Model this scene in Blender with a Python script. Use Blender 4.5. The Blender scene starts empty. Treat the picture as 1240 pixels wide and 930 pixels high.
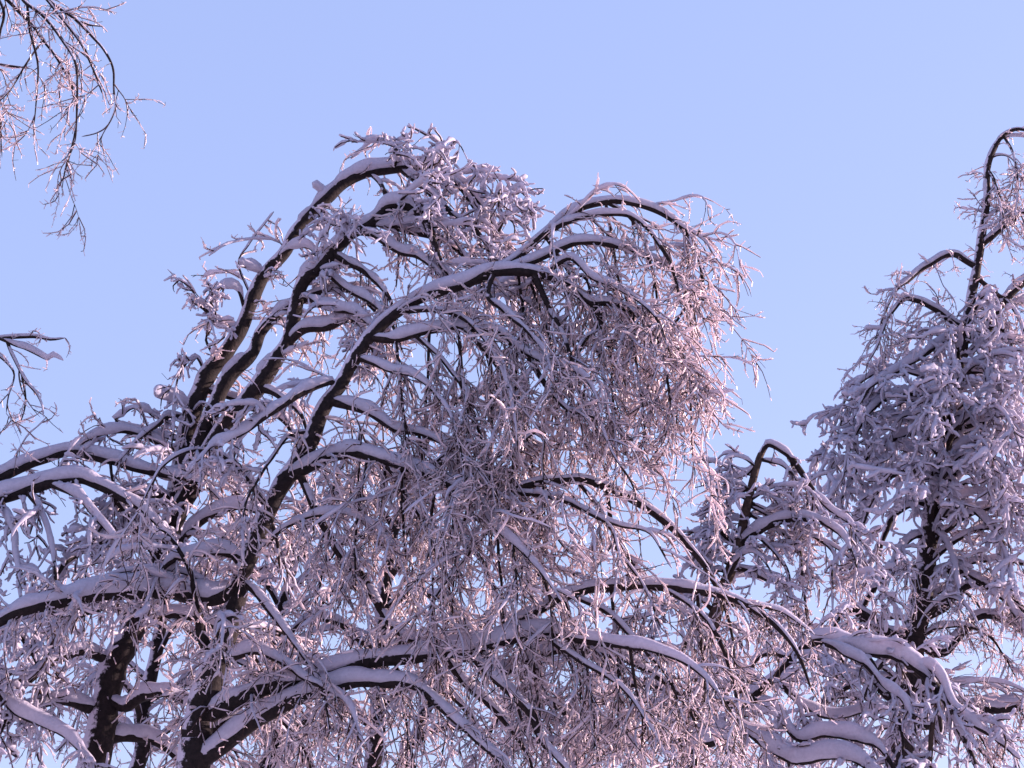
import bpy, math, random
import numpy as np
from mathutils import Vector

# ------------------------------------------------------------------ camera, sky, sun, exposure
random.seed(7)
rng = np.random.default_rng(7)
scene = bpy.context.scene
C = scene.collection

PITCH = math.radians(22.0)
HFOV = math.radians(30.0)
EYE = np.array([0.0, 0.0, 1.6])
cam_d = bpy.data.cameras.new('camera')
cam_d.sensor_width = 36.0
cam_d.lens = 18.0 / math.tan(HFOV / 2)
cam_d.clip_end = 6000.0
cam = bpy.data.objects.new('camera', cam_d)
cam.location = EYE
cam.rotation_euler = (math.pi / 2 + PITCH, 0, 0)
C.objects.link(cam)
scene.camera = cam

SUN_AZ = math.radians(74.0)      # clockwise from the viewing direction (+Y towards +X)
SUN_EL = math.radians(14.0)
world = bpy.data.worlds.new('World')
scene.world = world
world.use_nodes = True
wn = world.node_tree
for n in list(wn.nodes):
    wn.nodes.remove(n)
sky = wn.nodes.new('ShaderNodeTexSky')
sky.sky_type = 'NISHITA'
sky.sun_disc = False
sky.sun_elevation = SUN_EL
sky.sun_rotation = SUN_AZ
sky.air_density = 1.0
sky.dust_density = 1.0
sky.ozone_density = 1.6
tint = wn.nodes.new('ShaderNodeMixRGB')
tint.blend_type = 'MULTIPLY'
tint.inputs[0].default_value = 1.0
tint.inputs[2].default_value = (1.18, 0.92, 0.88, 1)   # lavender cast of a winter evening
bgn = wn.nodes.new('ShaderNodeBackground')
bgn.inputs['Strength'].default_value = 0.15
out = wn.nodes.new('ShaderNodeOutputWorld')
wn.links.new(sky.outputs[0], tint.inputs[1])
veil = wn.nodes.new('ShaderNodeMixRGB')                  # thin even ice-crystal veil over the whole sky
veil.inputs[0].default_value = 0.68
veil.inputs[2].default_value = (1.10, 1.41, 2.68, 1)
wn.links.new(tint.outputs[0], veil.inputs[1])
wn.links.new(veil.outputs[0], bgn.inputs['Color'])
wn.links.new(bgn.outputs[0], out.inputs['Surface'])

sun_d = bpy.data.lights.new('sun', 'SUN')
sun_d.energy = 5.0
sun_d.angle = math.radians(0.6)
sun_d.color = (1.0, 0.755, 0.71)
sun = bpy.data.objects.new('sun', sun_d)
sdir = Vector((math.sin(SUN_AZ) * math.cos(SUN_EL), math.cos(SUN_AZ) * math.cos(SUN_EL), math.sin(SUN_EL)))
sun.rotation_euler = (-sdir).to_track_quat('-Z', 'Y').to_euler()
sun.location = (30, 10, 20)
C.objects.link(sun)

vs = scene.view_settings
vs.view_transform = 'Standard'
vs.look = 'None'
vs.gamma = 1.0
vs.use_curve_mapping = False
vs.exposure = 1.42

# ------------------------------------------------------------------ materials
def new_mat(name):
    m = bpy.data.materials.new(name)
    m.use_nodes = True
    nt = m.node_tree
    for n in list(nt.nodes):
        nt.nodes.remove(n)
    o = nt.nodes.new('ShaderNodeOutputMaterial')
    return m, nt, o

def noise(nt, scale, detail=3.0, rough=0.6):
    co = nt.nodes.new('ShaderNodeNewGeometry')
    n = nt.nodes.new('ShaderNodeTexNoise')
    n.inputs['Scale'].default_value = scale
    n.inputs['Detail'].default_value = detail
    n.inputs['Roughness'].default_value = rough
    nt.links.new(co.outputs['Position'], n.inputs['Vector'])
    return n

def ramp(nt, src, stops):
    r = nt.nodes.new('ShaderNodeValToRGB')
    el = r.color_ramp.elements
    while len(el) < len(stops):
        el.new(0.5)
    for e, (p, c) in zip(el, stops):
        e.position = p
        e.color = (*c, 1)
    nt.links.new(src, r.inputs[0])
    return r

def bump(nt, src, strength, dist):
    b = nt.nodes.new('ShaderNodeBump')
    b.inputs['Strength'].default_value = strength
    b.inputs['Distance'].default_value = dist
    nt.links.new(src, b.inputs['Height'])
    return b

def snow_material(name, c0, c1, trans, rough, spec, bscale, bdist, tcol):
    m, nt, o = new_mat(name)
    n = noise(nt, bscale, 4.0)
    r = ramp(nt, n.outputs[0], [(0.3, c0), (0.7, c1)])
    b = bump(nt, n.outputs[0], 0.6, bdist)
    p = nt.nodes.new('ShaderNodeBsdfPrincipled')
    p.inputs['Roughness'].default_value = rough
    p.inputs['Specular IOR Level'].default_value = spec
    nt.links.new(r.outputs[0], p.inputs['Base Color'])
    nt.links.new(b.outputs[0], p.inputs['Normal'])
    t = nt.nodes.new('ShaderNodeBsdfTranslucent')
    t.inputs['Color'].default_value = (*tcol, 1)
    nt.links.new(b.outputs[0], t.inputs['Normal'])
    mix = nt.nodes.new('ShaderNodeMixShader')
    mix.inputs[0].default_value = trans
    nt.links.new(p.outputs[0], mix.inputs[1])
    nt.links.new(t.outputs[0], mix.inputs[2])
    nt.links.new(mix.outputs[0], o.inputs['Surface'])
    return m

M_SNOW = snow_material('settled_snow', (0.43, 0.415, 0.52), (0.56, 0.535, 0.65), 0.28, 0.75, 0.3, 38.0, 0.012, (0.80, 0.68, 0.74))
M_ICE = snow_material('rime_ice', (0.56, 0.48, 0.54), (0.80, 0.71, 0.78), 0.50, 0.22, 0.7, 60.0, 0.006, (0.92, 0.80, 0.83))
M_GROUND = snow_material('ground_snow', (0.55, 0.52, 0.56), (0.64, 0.60, 0.65), 0.0, 0.8, 0.25, 3.0, 0.05, (0.8, 0.8, 0.8))

def bark_material(name, c0, c1, frost):
    m, nt, o = new_mat(name)
    n = noise(nt, 30.0, 5.0)
    r = ramp(nt, n.outputs[0], [(0.35, c0), (0.7, c1)])
    b = bump(nt, n.outputs[0], 0.8, 0.012)
    p = nt.nodes.new('ShaderNodeBsdfPrincipled')
    p.inputs['Roughness'].default_value = 0.85
    p.inputs['Specular IOR Level'].default_value = 0.2
    nt.links.new(b.outputs[0], p.inputs['Normal'])
    if frost > 0:
        # wind-blown snow stuck to the weather side of the bark in patches
        g = nt.nodes.new('ShaderNodeNewGeometry')
        dot = nt.nodes.new('ShaderNodeVectorMath'); dot.operation = 'DOT_PRODUCT'
        dot.inputs[1].default_value = (-0.60, -0.22, 0.77)
        nt.links.new(g.outputs['Normal'], dot.inputs[0])
        n2 = noise(nt, 11.0, 5.0, 0.7)
        add = nt.nodes.new('ShaderNodeMath'); add.operation = 'MULTIPLY_ADD'
        add.inputs[1].default_value = 1.5
        nt.links.new(n2.outputs[0], add.inputs[0])
        nt.links.new(dot.outputs['Value'], add.inputs[2])
        mr = nt.nodes.new('ShaderNodeMapRange')
        mr.inputs['From Min'].default_value = 1.42 - frost
        mr.inputs['From Max'].default_value = 1.56 - frost
        nt.links.new(add.outputs[0], mr.inputs['Value'])
        mx = nt.nodes.new('ShaderNodeMixRGB')
        mx.inputs[2].default_value = (0.52, 0.46, 0.55, 1)
        nt.links.new(mr.outputs[0], mx.inputs[0])
        nt.links.new(r.outputs[0], mx.inputs[1])
        nt.links.new(mx.outputs[0], p.inputs['Base Color'])
    else:
        nt.links.new(r.outputs[0], p.inputs['Base Color'])
    nt.links.new(p.outputs[0], o.inputs['Surface'])
    return m

M_BARK = bark_material('dark_birch_bark', (0.007, 0.005, 0.006), (0.021, 0.014, 0.015), 0.22)
M_BRANCH = bark_material('branch_bark', (0.008, 0.005, 0.006), (0.028, 0.018, 0.018), 0.10)
M_TWIG = bark_material('twig_bark', (0.018, 0.009, 0.010), (0.05, 0.026, 0.025), 0.0)
M_WOOD = bark_material('bare_stem_bark', (0.03, 0.018, 0.015), (0.075, 0.048, 0.038), 0.0)

# ------------------------------------------------------------------ geometry helpers (numpy)
TN = math.tan(HFOV / 2)
FW = np.array([0, math.cos(PITCH), math.sin(PITCH)])
UPV = np.array([0, -math.sin(PITCH), math.cos(PITCH)])
RT = np.array([1.0, 0, 0])

def at(x, y, D):
    """pixel of the photograph + distance of the plane it stands in -> point"""
    d = FW + RT * ((x - 620) / 620 * TN) + UPV * ((465 - y) / 620 * TN)
    return EYE + d * (D / d[1])

def px(D):
    return D * TN / 620 / math.cos(PITCH)

def unit(v):
    return v / np.maximum(np.linalg.norm(v, axis=-1, keepdims=True), 1e-9)

class Acc:
    """collects tubes; build() links them as one mesh object"""
    def __init__(self):
        self.v, self.f, self.m, self.n = [], [], [], 0
    def rings(self, V, mat, caps=True):           # V (T,N,S,3)
        T, N, S, _ = V.shape
        idx = np.arange(T * N * S).reshape(T, N, S) + self.n
        a = idx[:, :-1, :]; b = idx[:, 1:, :]
        a2 = np.roll(a, -1, axis=2); b2 = np.roll(b, -1, axis=2)
        q = np.stack([a, a2, b2, b], axis=-1).reshape(-1, 4)
        self.v.append(V.reshape(-1, 3)); self.f.append(q)
        self.m.append(np.full(len(q), mat, np.int32))
        self.n += T * N * S
    def tubes(self, P, R, S, mat, blunt=False):
        if blunt:                                   # rounded end: two closing rings
            e = unit(P[:, -1:] - P[:, -2:-1]); r = R[:, -1:]
            P = np.concatenate([P, P[:, -1:] + e * r[..., None] * 0.75, P[:, -1:] + e * r[..., None]], 1)
            R = np.concatenate([R, r * 0.66, r * 0.08], 1)
        t = unit(np.gradient(P, axis=1))
        ref = np.broadcast_to(np.array([0.12, 1.0, 0.07]), t.shape).copy()
        bad = (np.abs((t * unit(ref)).sum(-1)).max(1) > 0.93)
        ref[bad] = np.array([1.0, 0.1, 0.15])
        s = unit(np.cross(t, ref)); u = np.cross(s, t)
        th = np.arange(S) * 2 * math.pi / S
        V = P[:, :, None, :] + R[:, :, None, None] * (np.cos(th)[None, None, :, None] * s[:, :, None, :] + np.sin(th)[None, None, :, None] * u[:, :, None, :])
        self.rings(V, mat)
    def caps(self, P, W, H, lift, S, mat, wind):
        """snow lying on the upper side: flat-bottomed rounded section"""
        t = unit(np.gradient(P, axis=1))
        up = np.broadcast_to(unit(np.array(wind)), t.shape)
        s = unit(np.cross(t, up)); u = np.cross(s, t)
        th = np.arange(S) * 2 * math.pi / S + math.pi / 2
        cs, sn = np.cos(th), np.sin(th)
        sn = np.where(sn < 0, sn * 0.55, sn)
        Cn = P + u * lift[..., None]
        V = Cn[:, :, None, :] + W[:, :, None, None] * cs[None, None, :, None] * s[:, :, None, :] + H[:, :, None, None] * sn[None, None, :, None] * u[:, :, None, :]
        self.rings(V, mat)
    def build(self, name, mats, parent=None, stuff=False):
        if not self.v:
            return None
        v = np.concatenate(self.v).astype(np.float32); f = np.concatenate(self.f).astype(np.int32); m = np.concatenate(self.m)
        me = bpy.data.meshes.new(name)
        me.vertices.add(len(v)); me.vertices.foreach_set('co', v.ravel())
        me.loops.add(f.size); me.loops.foreach_set('vertex_index', f.ravel())
        me.polygons.add(len(f))
        me.polygons.foreach_set('loop_start', np.arange(len(f), dtype=np.int32) * 4)
        try:
            me.polygons.foreach_set('loop_total', np.full(len(f), 4, np.int32))
        except Exception:
            pass
        for mm in mats:
            me.materials.append(mm)
        me.polygons.foreach_set('material_index', m)
        me.polygons.foreach_set('use_smooth', np.ones(len(f), bool))
        me.update(calc_edges=True)
        o = bpy.data.objects.new(name, me)
        C.objects.link(o)
        if parent is not None:
            o.parent = parent
            o.matrix_parent_inverse = parent.matrix_world.inverted() if parent.type != 'EMPTY' else PINV[parent.name]
        if stuff:
            o['kind'] = 'stuff'
        return o

PINV = {}

def smooth_noise(shape, k):
    """value noise along axis 1, correlation k samples, range about -1..1"""
    T, N = shape
    M = max(2, int(math.ceil(N / k)) + 2)
    g = rng.uniform(-1, 1, (T, M))
    x = np.linspace(0, M - 1.001, N)
    i = x.astype(int); f = x - i; f = f * f * (3 - 2 * f)
    return g[:, i] * (1 - f) + g[:, i + 1] * f

def catmull(pts, step):
    p = np.array(pts, float)
    p = np.vstack([2 * p[0] - p[1], p, 2 * p[-1] - p[-2]])
    o = []
    for i in range(1, len(p) - 2):
        L = np.linalg.norm(p[i + 1, :3] - p[i, :3])
        n = max(2, int(L / step) + 1)
        u = np.linspace(0, 1, n, endpoint=False)[:, None]
        a, b, c, d = p[i - 1], p[i], p[i + 1], p[i + 2]
        o.append(0.5 * ((2 * b) + (-a + c) * u + (2 * a - 5 * b + 4 * c - d) * u ** 2 + (-a + 3 * b - 3 * c + d) * u ** 3))
    o.append(p[-2][None])
    return np.vstack(o)

def grow(P0, D0, L, N, sag, wander):
    """T paths of N points starting at P0 along D0, bending down by their load"""
    T = len(P0)
    P = np.empty((T, N, 3)); P[:, 0] = P0
    d = unit(D0).copy()
    st = (L / (N - 1))
    drift = rng.normal(0, 1, (T, 3)) * wander
    for i in range(1, N):
        drift = drift * 0.6 + rng.normal(0, 1, (T, 3)) * wander
        d = d + drift * np.sqrt(st)[:, None]
        d[:, 2] -= (sag * st)
        d = unit(d)
        P[:, i] = P[:, i - 1] + d * st[:, None]
    return P

STYLE = {
    # lm branchlets per metre, L their length, tw twigs on each, tl twig length, dm twigs straight off the limb per metre,
    # ice radius of what coats a twig, ls snow on the branchlets, sp spurs per twig, sag
    'icy':   dict(lm=5.6, L=(0.35, 1.15), tw=7, tl=(0.12, 0.38), dm=9, ice=0.0082, ls=1.3, sp=4, sag=2.6, bare=0.10),
    'thin':  dict(lm=5.0, L=(0.35, 1.05), tw=6, tl=(0.14, 0.42), dm=8, ice=0.0062, ls=0.8, sp=4, sag=2.6, bare=0.58),
    'mix':   dict(lm=5.2, L=(0.30, 0.90), tw=6, tl=(0.10, 0.32), dm=8, ice=0.0088, ls=1.7, sp=4, sag=2.2, bare=0.16),
    'fat':   dict(lm=5.5, L=(0.28, 0.75), tw=5, tl=(0.08, 0.24), dm=5, ice=0.0145, ls=2.4, sp=2, sag=1.9),
    'huge':  dict(lm=4.4, L=(0.35, 0.80), tw=4, tl=(0.10, 0.28), dm=5, ice=0.0215, ls=3.1, sp=2, sag=1.8),
    'bare':  dict(lm=3.0, L=(0.30, 0.80), tw=6, tl=(0.14, 0.45), dm=5, ice=0.0050, ls=0.45, sp=7, sag=1.6, bare=0.12),
}
WIND = (-0.22, -0.16, 1.0)
STATS = {'tw': 0, 'let': 0, 'sp': 0, 'tri': 0}

class Tree:
    def __init__(self, name, label, D, base, style='icy', category='tree', group=None):
        self.D, self.style, self.br = D, style, []
        e = bpy.data.objects.new(name, None)
        e.location = base
        C.objects.link(e)
        bpy.context.view_layer.update()
        from mathutils import Matrix
        PINV[e.name] = Matrix.Translation(Vector(base)).inverted()
        e['label'] = label; e['category'] = category
        if group:
            e['group'] = group
        self.e = e; self.base = np.array(base, float)

    def trunk(self, pts, sway=0.0, **kw):
        """pts from the bottom of what shows upward; continues straight to the ground"""
        kw['root'] = True; kw.setdefault('name', 'trunk')
        return self.add(pts, None, sway=sway, **kw)

    def add(self, pts, parent=None, d=0.0, d0=None, name='branch', snow=1.0, style=None, lets=1.0, tw=1.0, root=False,
            sway=0.0, spread=1.0, mat=None, bow=0.0, raw3=None):
        # d: how much farther (+) or nearer (-) the far end is than where it starts
        rad = [(i, p[2]) for i, p in enumerate(pts or []) if len(p) > 2]
        rr = np.interp(range(len(pts)), [a for a, _ in rad], [b for _, b in rad]) if rad else None
        Ds = self.D
        start3 = None
        if raw3 is not None:
            pass
        elif parent is not None:
            q = parent['pp'] - np.array(pts[0][:2])
            k = int((q ** 2).sum(1).argmin())
            start3 = parent['P'][k]; Ds = start3[1]
        elif d0 is not None:
            Ds = self.D + d0
        if raw3 is not None:
            pts = [(0, 0)] * len(raw3)
        n = len(pts)
        cum = np.concatenate([[0], np.cumsum([math.hypot(pts[i + 1][0] - pts[i][0], pts[i + 1][1] - pts[i][1]) for i in range(n - 1)])])
        f = cum / max(cum[-1], 1e-9)
        P3 = [list(p) for p in raw3] if raw3 is not None else []
        for i, p in enumerate(pts if raw3 is None else []):
            D = Ds + d * f[i] + bow * math.sin(f[i] * math.pi)
            if i == 0 and start3 is not None:
                v = start3
            else:
                v = at(p[0], p[1], D)
            P3.append([*v, rr[i] * px(D)])
        if root:
            b = self.base
            top = np.array(P3[0]); r0 = top[3]
            low = [[b[0], b[1], -0.25, r0 * 1.55], [b[0] + (top[0] - b[0]) * 0.12 + sway * 0.5, b[1] + (top[1] - b[1]) * 0.2, top[2] * 0.25, r0 * 1.25],
                   [b[0] + (top[0] - b[0]) * 0.5 + sway, b[1] + (top[1] - b[1]) * 0.6, top[2] * 0.62, r0 * 1.1]]
            P3 = low + P3
        path = catmull(P3, 0.045)
        P = path[:, :3]; R = np.maximum(path[:, 3], 0.002)
        N = len(P)
        wob = np.stack([smooth_noise((1, N), 5)[0] for _ in range(3)], 1) * np.minimum(R * 0.35, 0.008)[:, None]
        wob += np.stack([smooth_noise((1, N), 16)[0] for _ in range(3)], 1) * 0.010
        wob *= np.minimum(1, np.arange(N) / 6.0)[:, None]
        P = P + wob
        d3 = (P - EYE); dep = d3 @ FW
        pp = np.stack([620 + 620 / TN * (d3 @ RT) / dep, 465 - 620 / TN * (d3 @ UPV) / dep], 1)
        rec = dict(P=P, R=R, pp=pp)
        st = dict(STYLE[style or self.style])
        mats = [mat or (M_BARK if R.max() > 0.045 else M_BRANCH)]
        a = Acc()
        RR = R * (1 + 0.10 * smooth_noise((1, N), 3)[0])
        RR[-1] = 0.0008
        a.tubes(P[None], RR[None], 9 if R.max() > 0.03 else 6, 0)
        o = a.build(name, mats, self.e)
        rec['o'] = o
        # --- snow lying along the top
        if snow > 0:
            t = unit(np.gradient(P, axis=0))
            flat = np.clip(1 - np.abs(t[:, 2]) ** 2.0, 0, 1)
            nz = smooth_noise((1, N), 4)[0]; nz2 = smooth_noise((1, N), 14)[0]; nz3 = smooth_noise((1, N), 2)[0]
            th = snow * (0.013 + 0.56 * R) * (0.25 + 0.85 * flat) * (1 + 0.30 * nz + 0.40 * nz2 + 0.12 * nz3)
            need = np.clip((R - 0.025) * 9, 0, 0.42)
            cover = np.clip((flat * 1.15 + 0.30 * nz2 + 0.22 * nz - 0.05 - need) * 2.4, 0, 1)
            cover *= np.clip((np.arange(N) - 0.5) / min(7.0, N / 5), 0, 1) ** 0.7
            th = np.maximum(th * cover, 0)
            W = (R * 0.90 + 0.36 * th) * np.clip(cover * 3, 0.45, 1) * (1 + 0.10 * nz3)
            H = np.maximum(th * 0.95 + R * 0.40, 0.001) * np.clip(cover * 3, 0.35, 1)
            lift = R * 0.62 * np.clip(cover * 3, 0.3, 1)
            for arr in (W, H):
                arr[-1] *= 0.2; arr[0] *= 0.3
            c = Acc()
            c.caps(P[None], W[None], H[None], lift[None], 8, 0, WIND)
            c.build('snow_cover', [M_SNOW], o)
        # --- fine branching that hangs from this limb
        seg = np.linalg.norm(np.diff(P, axis=0), axis=1)
        vis = (pp[:, 1] < 1010) & (pp[:, 0] > -90) & (pp[:, 0] < 1330)
        cl = np.concatenate([[0], np.cumsum(seg)])
        Lm = cl[-1]
        idx = np.where(vis & (cl > 0.12))[0]
        if len(idx) > 3 and (lets > 0 or tw > 0):
            vl = seg[np.minimum(idx, N - 2)].sum()
            s = Acc()
            # thinner limbs carry more of it
            thin = np.clip(0.055 / (R[idx] + 0.02), 0.25, 1.7)
            pr = thin / thin.sum()
            tang = unit(np.gradient(P, axis=0))
            nl = int(round(vl * st['lm'] * lets))
            src_P, src_T, src_r = [], [], []
            if nl > 0:
                k = rng.choice(idx, nl, p=pr)
                T0 = tang[k]
                rnd = rng.normal(0, 1, (nl, 3)); rnd[:, 1] *= 0.95
                rnd -= (rnd * T0).sum(1, keepdims=True) * T0
                dirv = unit(T0 * rng.uniform(0.3, 1.1, (nl, 1)) + unit(rnd) * rng.uniform(0.5, 1.0, (nl, 1)) * spread + np.array([0, 0, -0.05]))
                LL = rng.uniform(*st['L'], nl) * rng.uniform(0.6, 1.0, nl)
                NL = 11
                B = grow(P[k], dirv, LL, NL, st['sag'] * rng.uniform(0.6, 1.5, nl), 0.36)
                u = np.linspace(0, 1, NL)
                r0 = np.minimum(rng.uniform(0.0045, 0.0085, nl), R[k] * 0.7)
                Rb = r0[:, None] * (1 - 0.65 * u)[None]
                Rb[:, -1] *= 0.3
                s.tubes(B, Rb, 4, 0)
                tb = unit(np.gradient(B, axis=1))
                flat = np.clip(1 - np.abs(tb @ unit(np.array(WIND))) ** 2, 0, 1)
                th = st['ls'] * 0.0105 * (0.30 + 0.95 * flat) * (1 + 0.45 * smooth_noise((nl, NL), 2) + 0.5 * smooth_noise((nl, NL), 5)) * rng.uniform(0.6, 1.3, (nl, 1))
                cov = np.clip((flat * 1.2 + 0.8 * smooth_noise((nl, NL), 2.5) + 0.12) * 2, 0.0, 1)
                th = np.maximum(th * cov, 0.0)
                W = Rb * 0.85 + th * 0.62; H = th + Rb * 0.4
                W[:, -1] *= 0.3; H[:, -1] *= 0.3; W[:, 0] *= 0.5; H[:, 0] *= 0.5
                s.caps(B, W, H, Rb * 0.45 + th * 0.18, 5, 1, WIND)
                STATS['let'] += nl
                nt_ = max(1, int(round(st['tw'] * tw)))
                kk = np.repeat(np.arange(nl), nt_)
                jj = np.clip((rng.uniform(0.10, 1.0, len(kk)) * (NL - 1)).astype(int), 1, NL - 1)
                src_P.append(B[kk, jj]); src_T.append(tb[kk, jj])
            nd = int(round(vl * st['dm'] * tw))
            if nd > 0:
                k = rng.choice(idx, nd, p=pr)
                src_P.append(P[k]); src_T.append(tang[k])
            if src_P:
                p0 = np.concatenate(src_P); t0 = np.concatenate(src_T); n_ = len(p0)
                rnd = rng.normal(0, 1, (n_, 3))
                rnd -= (rnd * t0).sum(1, keepdims=True) * t0
                dirv = t0 * rng.uniform(0.4, 1.2, (n_, 1)) + unit(rnd) * rng.uniform(0.4, 1.0, (n_, 1))
                dirv[:, 2] = np.where(dirv[:, 2] > 0, dirv[:, 2] * 0.35, dirv[:, 2])
                LL = rng.uniform(*st['tl'], n_)
                NT = 7
                Tw = grow(p0, dirv, LL, NT, st['sag'] * rng.uniform(0.1, 2.4, n_), 0.75)
                u = np.linspace(0, 1, NT)
                Rt = (rng.uniform(0.0032, 0.0056, n_) * (1.9 if st['ice'] > 0.009 else 1.0))[:, None] * (1 - 0.45 * u)[None]
                s.tubes(Tw[:, ::2], Rt[:, ::2], 3, 0)
                tt = unit(np.gradient(Tw, axis=1))
                flat = np.clip(1 - np.abs(tt[..., 2]) ** 2, 0, 1)
                ir = st['ice'] * (0.75 + 0.45 * flat) * (1 + 0.35 * smooth_noise((n_, NT), 1.5) + 0.35 * smooth_noise((n_, NT), 4)) * rng.uniform(0.55, 1.25, (n_, 1))
                gap = np.clip((smooth_noise((n_, NT), 2.5) + 0.75) * 3, 0.12, 1)
                ir = ir * gap
                fat = st['ice'] > 0.009
                if fat:
                    ir *= (1 + 0.30 * rng.uniform(-1, 1, ir.shape))
                ir[:, -1] *= 0.8
                if st['ice'] > 0.009:
                    ir = np.maximum(ir, st['ice'] * 0.62); ir[:, -1] = np.maximum(ir[:, -1], st['ice'] * 0.85)
                off = np.zeros((n_, 1, 3)); off[..., 2] = 1.0
                side = unit(rng.normal(0, 1, (n_, 1, 3)) + np.array([0.25, 0, 0.5]))
                if fat:
                    side = unit(np.array([0, 0, 1.0]) + 0.35 * rng.normal(0, 1, (n_, 1, 3)))
                Ic = Tw + side * (Rt[..., None] * 0.9 + ir[..., None] * (0.78 if fat else 0.55))
                on = rng.random(n_) > st.get('bare', 0.08)        # some twigs have shed their ice
                s.tubes(Ic[on], ir[on], 5 if fat else 4, 1 if fat else 2, blunt=fat)
                STATS['tw'] += n_
                ns = st['sp']
                if ns > 0:
                    kk = np.repeat(np.arange(n_), ns)
                    jj = rng.integers(1, NT, len(kk))
                    q0 = Tw[kk, jj]; qt = tt[kk, jj]
                    rnd = rng.normal(0, 1, (len(kk), 3))
                    dv = unit(qt * 0.7 + unit(rnd) * 0.9 + np.array([0, 0, 0.12]))
                    Ls = rng.uniform(0.018, 0.065, len(kk)) if not fat else rng.uniform(0.03, 0.10, len(kk))
                    dark = rng.random(len(kk)) < (0.13 if not fat else 0.10)
                    if fat:
                        Sp = grow(q0, dv, Ls, 3, 1.0 * np.ones(len(kk)), 0.8)
                        Rs = st['ice'] * rng.uniform(0.40, 0.85, (len(kk), 1)) * np.array([[0.8, 1.1, 0.85]])
                        Sl = Sp + np.array([0, 0, 1.0]) * Rs[..., None] * 0.5
                        s.tubes(Sl[~dark], Rs[~dark], 5, 1, blunt=True)
                    else:
                        Sp = grow(q0, dv, Ls, 2, 1.0 * np.ones(len(kk)), 0.3)
                        Rs = rng.uniform(0.0028, 0.0064, (len(kk), 1)) * np.array([[1.0, 0.75]]) * (st['ice'] / 0.0062) ** 0.6
                        s.tubes(Sp[~dark], Rs[~dark], 3, 2)
                    if dark.any():
                        s.tubes(Sp[dark], Rs[dark] * (0.6 if not fat else 0.35), 3, 0)
                    STATS['sp'] += len(kk)
            s.build('twig_spray', [M_TWIG, M_SNOW, M_ICE], o, stuff=True)
        self.br.append(rec)
        return rec

def boughs(T, parent, n, y0, y1, length, r, rise=0.5, face=None, x0=-999, **kw):
    """arching boughs all round a stem between two heights in the photograph, spiralling up it"""
    y = parent['pp'][:, 1]
    idx = np.where((y < y0) & (y > y1) & (parent['pp'][:, 0] > x0))[0]
    for i in range(n):
        k = idx[int((i + rng.uniform(0.1, 0.9)) / n * len(idx))]
        p = parent['P'][k]
        az = i * 2.4 + rng.uniform(-0.5, 0.5)
        if face is not None:                        # only on one side of the stem
            az = face + rng.uniform(-1.0, 1.0)
        L = rng.uniform(*length)
        h = np.array([math.cos(az), math.sin(az), 0])
        w = np.array([-h[1], h[0], 0]) * rng.uniform(-0.25, 0.25) * L
        up = rise * rng.uniform(0.6, 1.3) * L
        rr = min(r * rng.uniform(0.7, 1.2), parent['R'][k] * 0.75)
        pts = [(*p, rr), (*(p + h * L * 0.25 + w * .2 + [0, 0, up * .42]), rr * .9), (*(p + h * L * 0.55 + w * .6 + [0, 0, up * .5]), rr * .7),
               (*(p + h * L * 0.82 + w + [0, 0, up * .15]), rr * .45), (*(p + h * L + w + [0, 0, -0.35 * L]), rr * .2)]
        T.add(None, parent, raw3=pts, **kw)

# ------------------------------------------------------------------ the ground
def ground():
    R = np.concatenate([np.linspace(0, 60, 41), np.geomspace(70, 3500, 24)])
    A = np.linspace(0, 2 * math.pi, 73)[:-1]
    v = [(0, 14, 0.0)]; f = []
    for i, r in enumerate(R[1:]):
        for a in A:
            x, y = r * math.cos(a), 14 + r * math.sin(a)
            z = 0.10 * math.sin(x * 0.31 + 1.3) * math.cos(y * 0.27) + 0.05 * math.sin(x * 0.9 + y * 0.7) - 0.03
            v.append((x, y, z * min(1, 80 / (r + 1))))
    n = len(A)
    for k in range(n):
        f.append((0, 1 + k, 1 + (k + 1) % n))
    for i in range(len(R) - 2):
        for k in range(n):
            a = 1 + i * n + k; b = 1 + i * n + (k + 1) % n
            f.append((a, a + n, b + n, b))
    me = bpy.data.meshes.new('snowy_ground')
    me.from_pydata(v, [], f); me.materials.append(M_GROUND)
    me.polygons.foreach_set('use_smooth', np.ones(len(f), bool)); me.update()
    o = bpy.data.objects.new('snowy_ground', me); C.objects.link(o)
    o['kind'] = 'structure'
ground()

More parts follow.
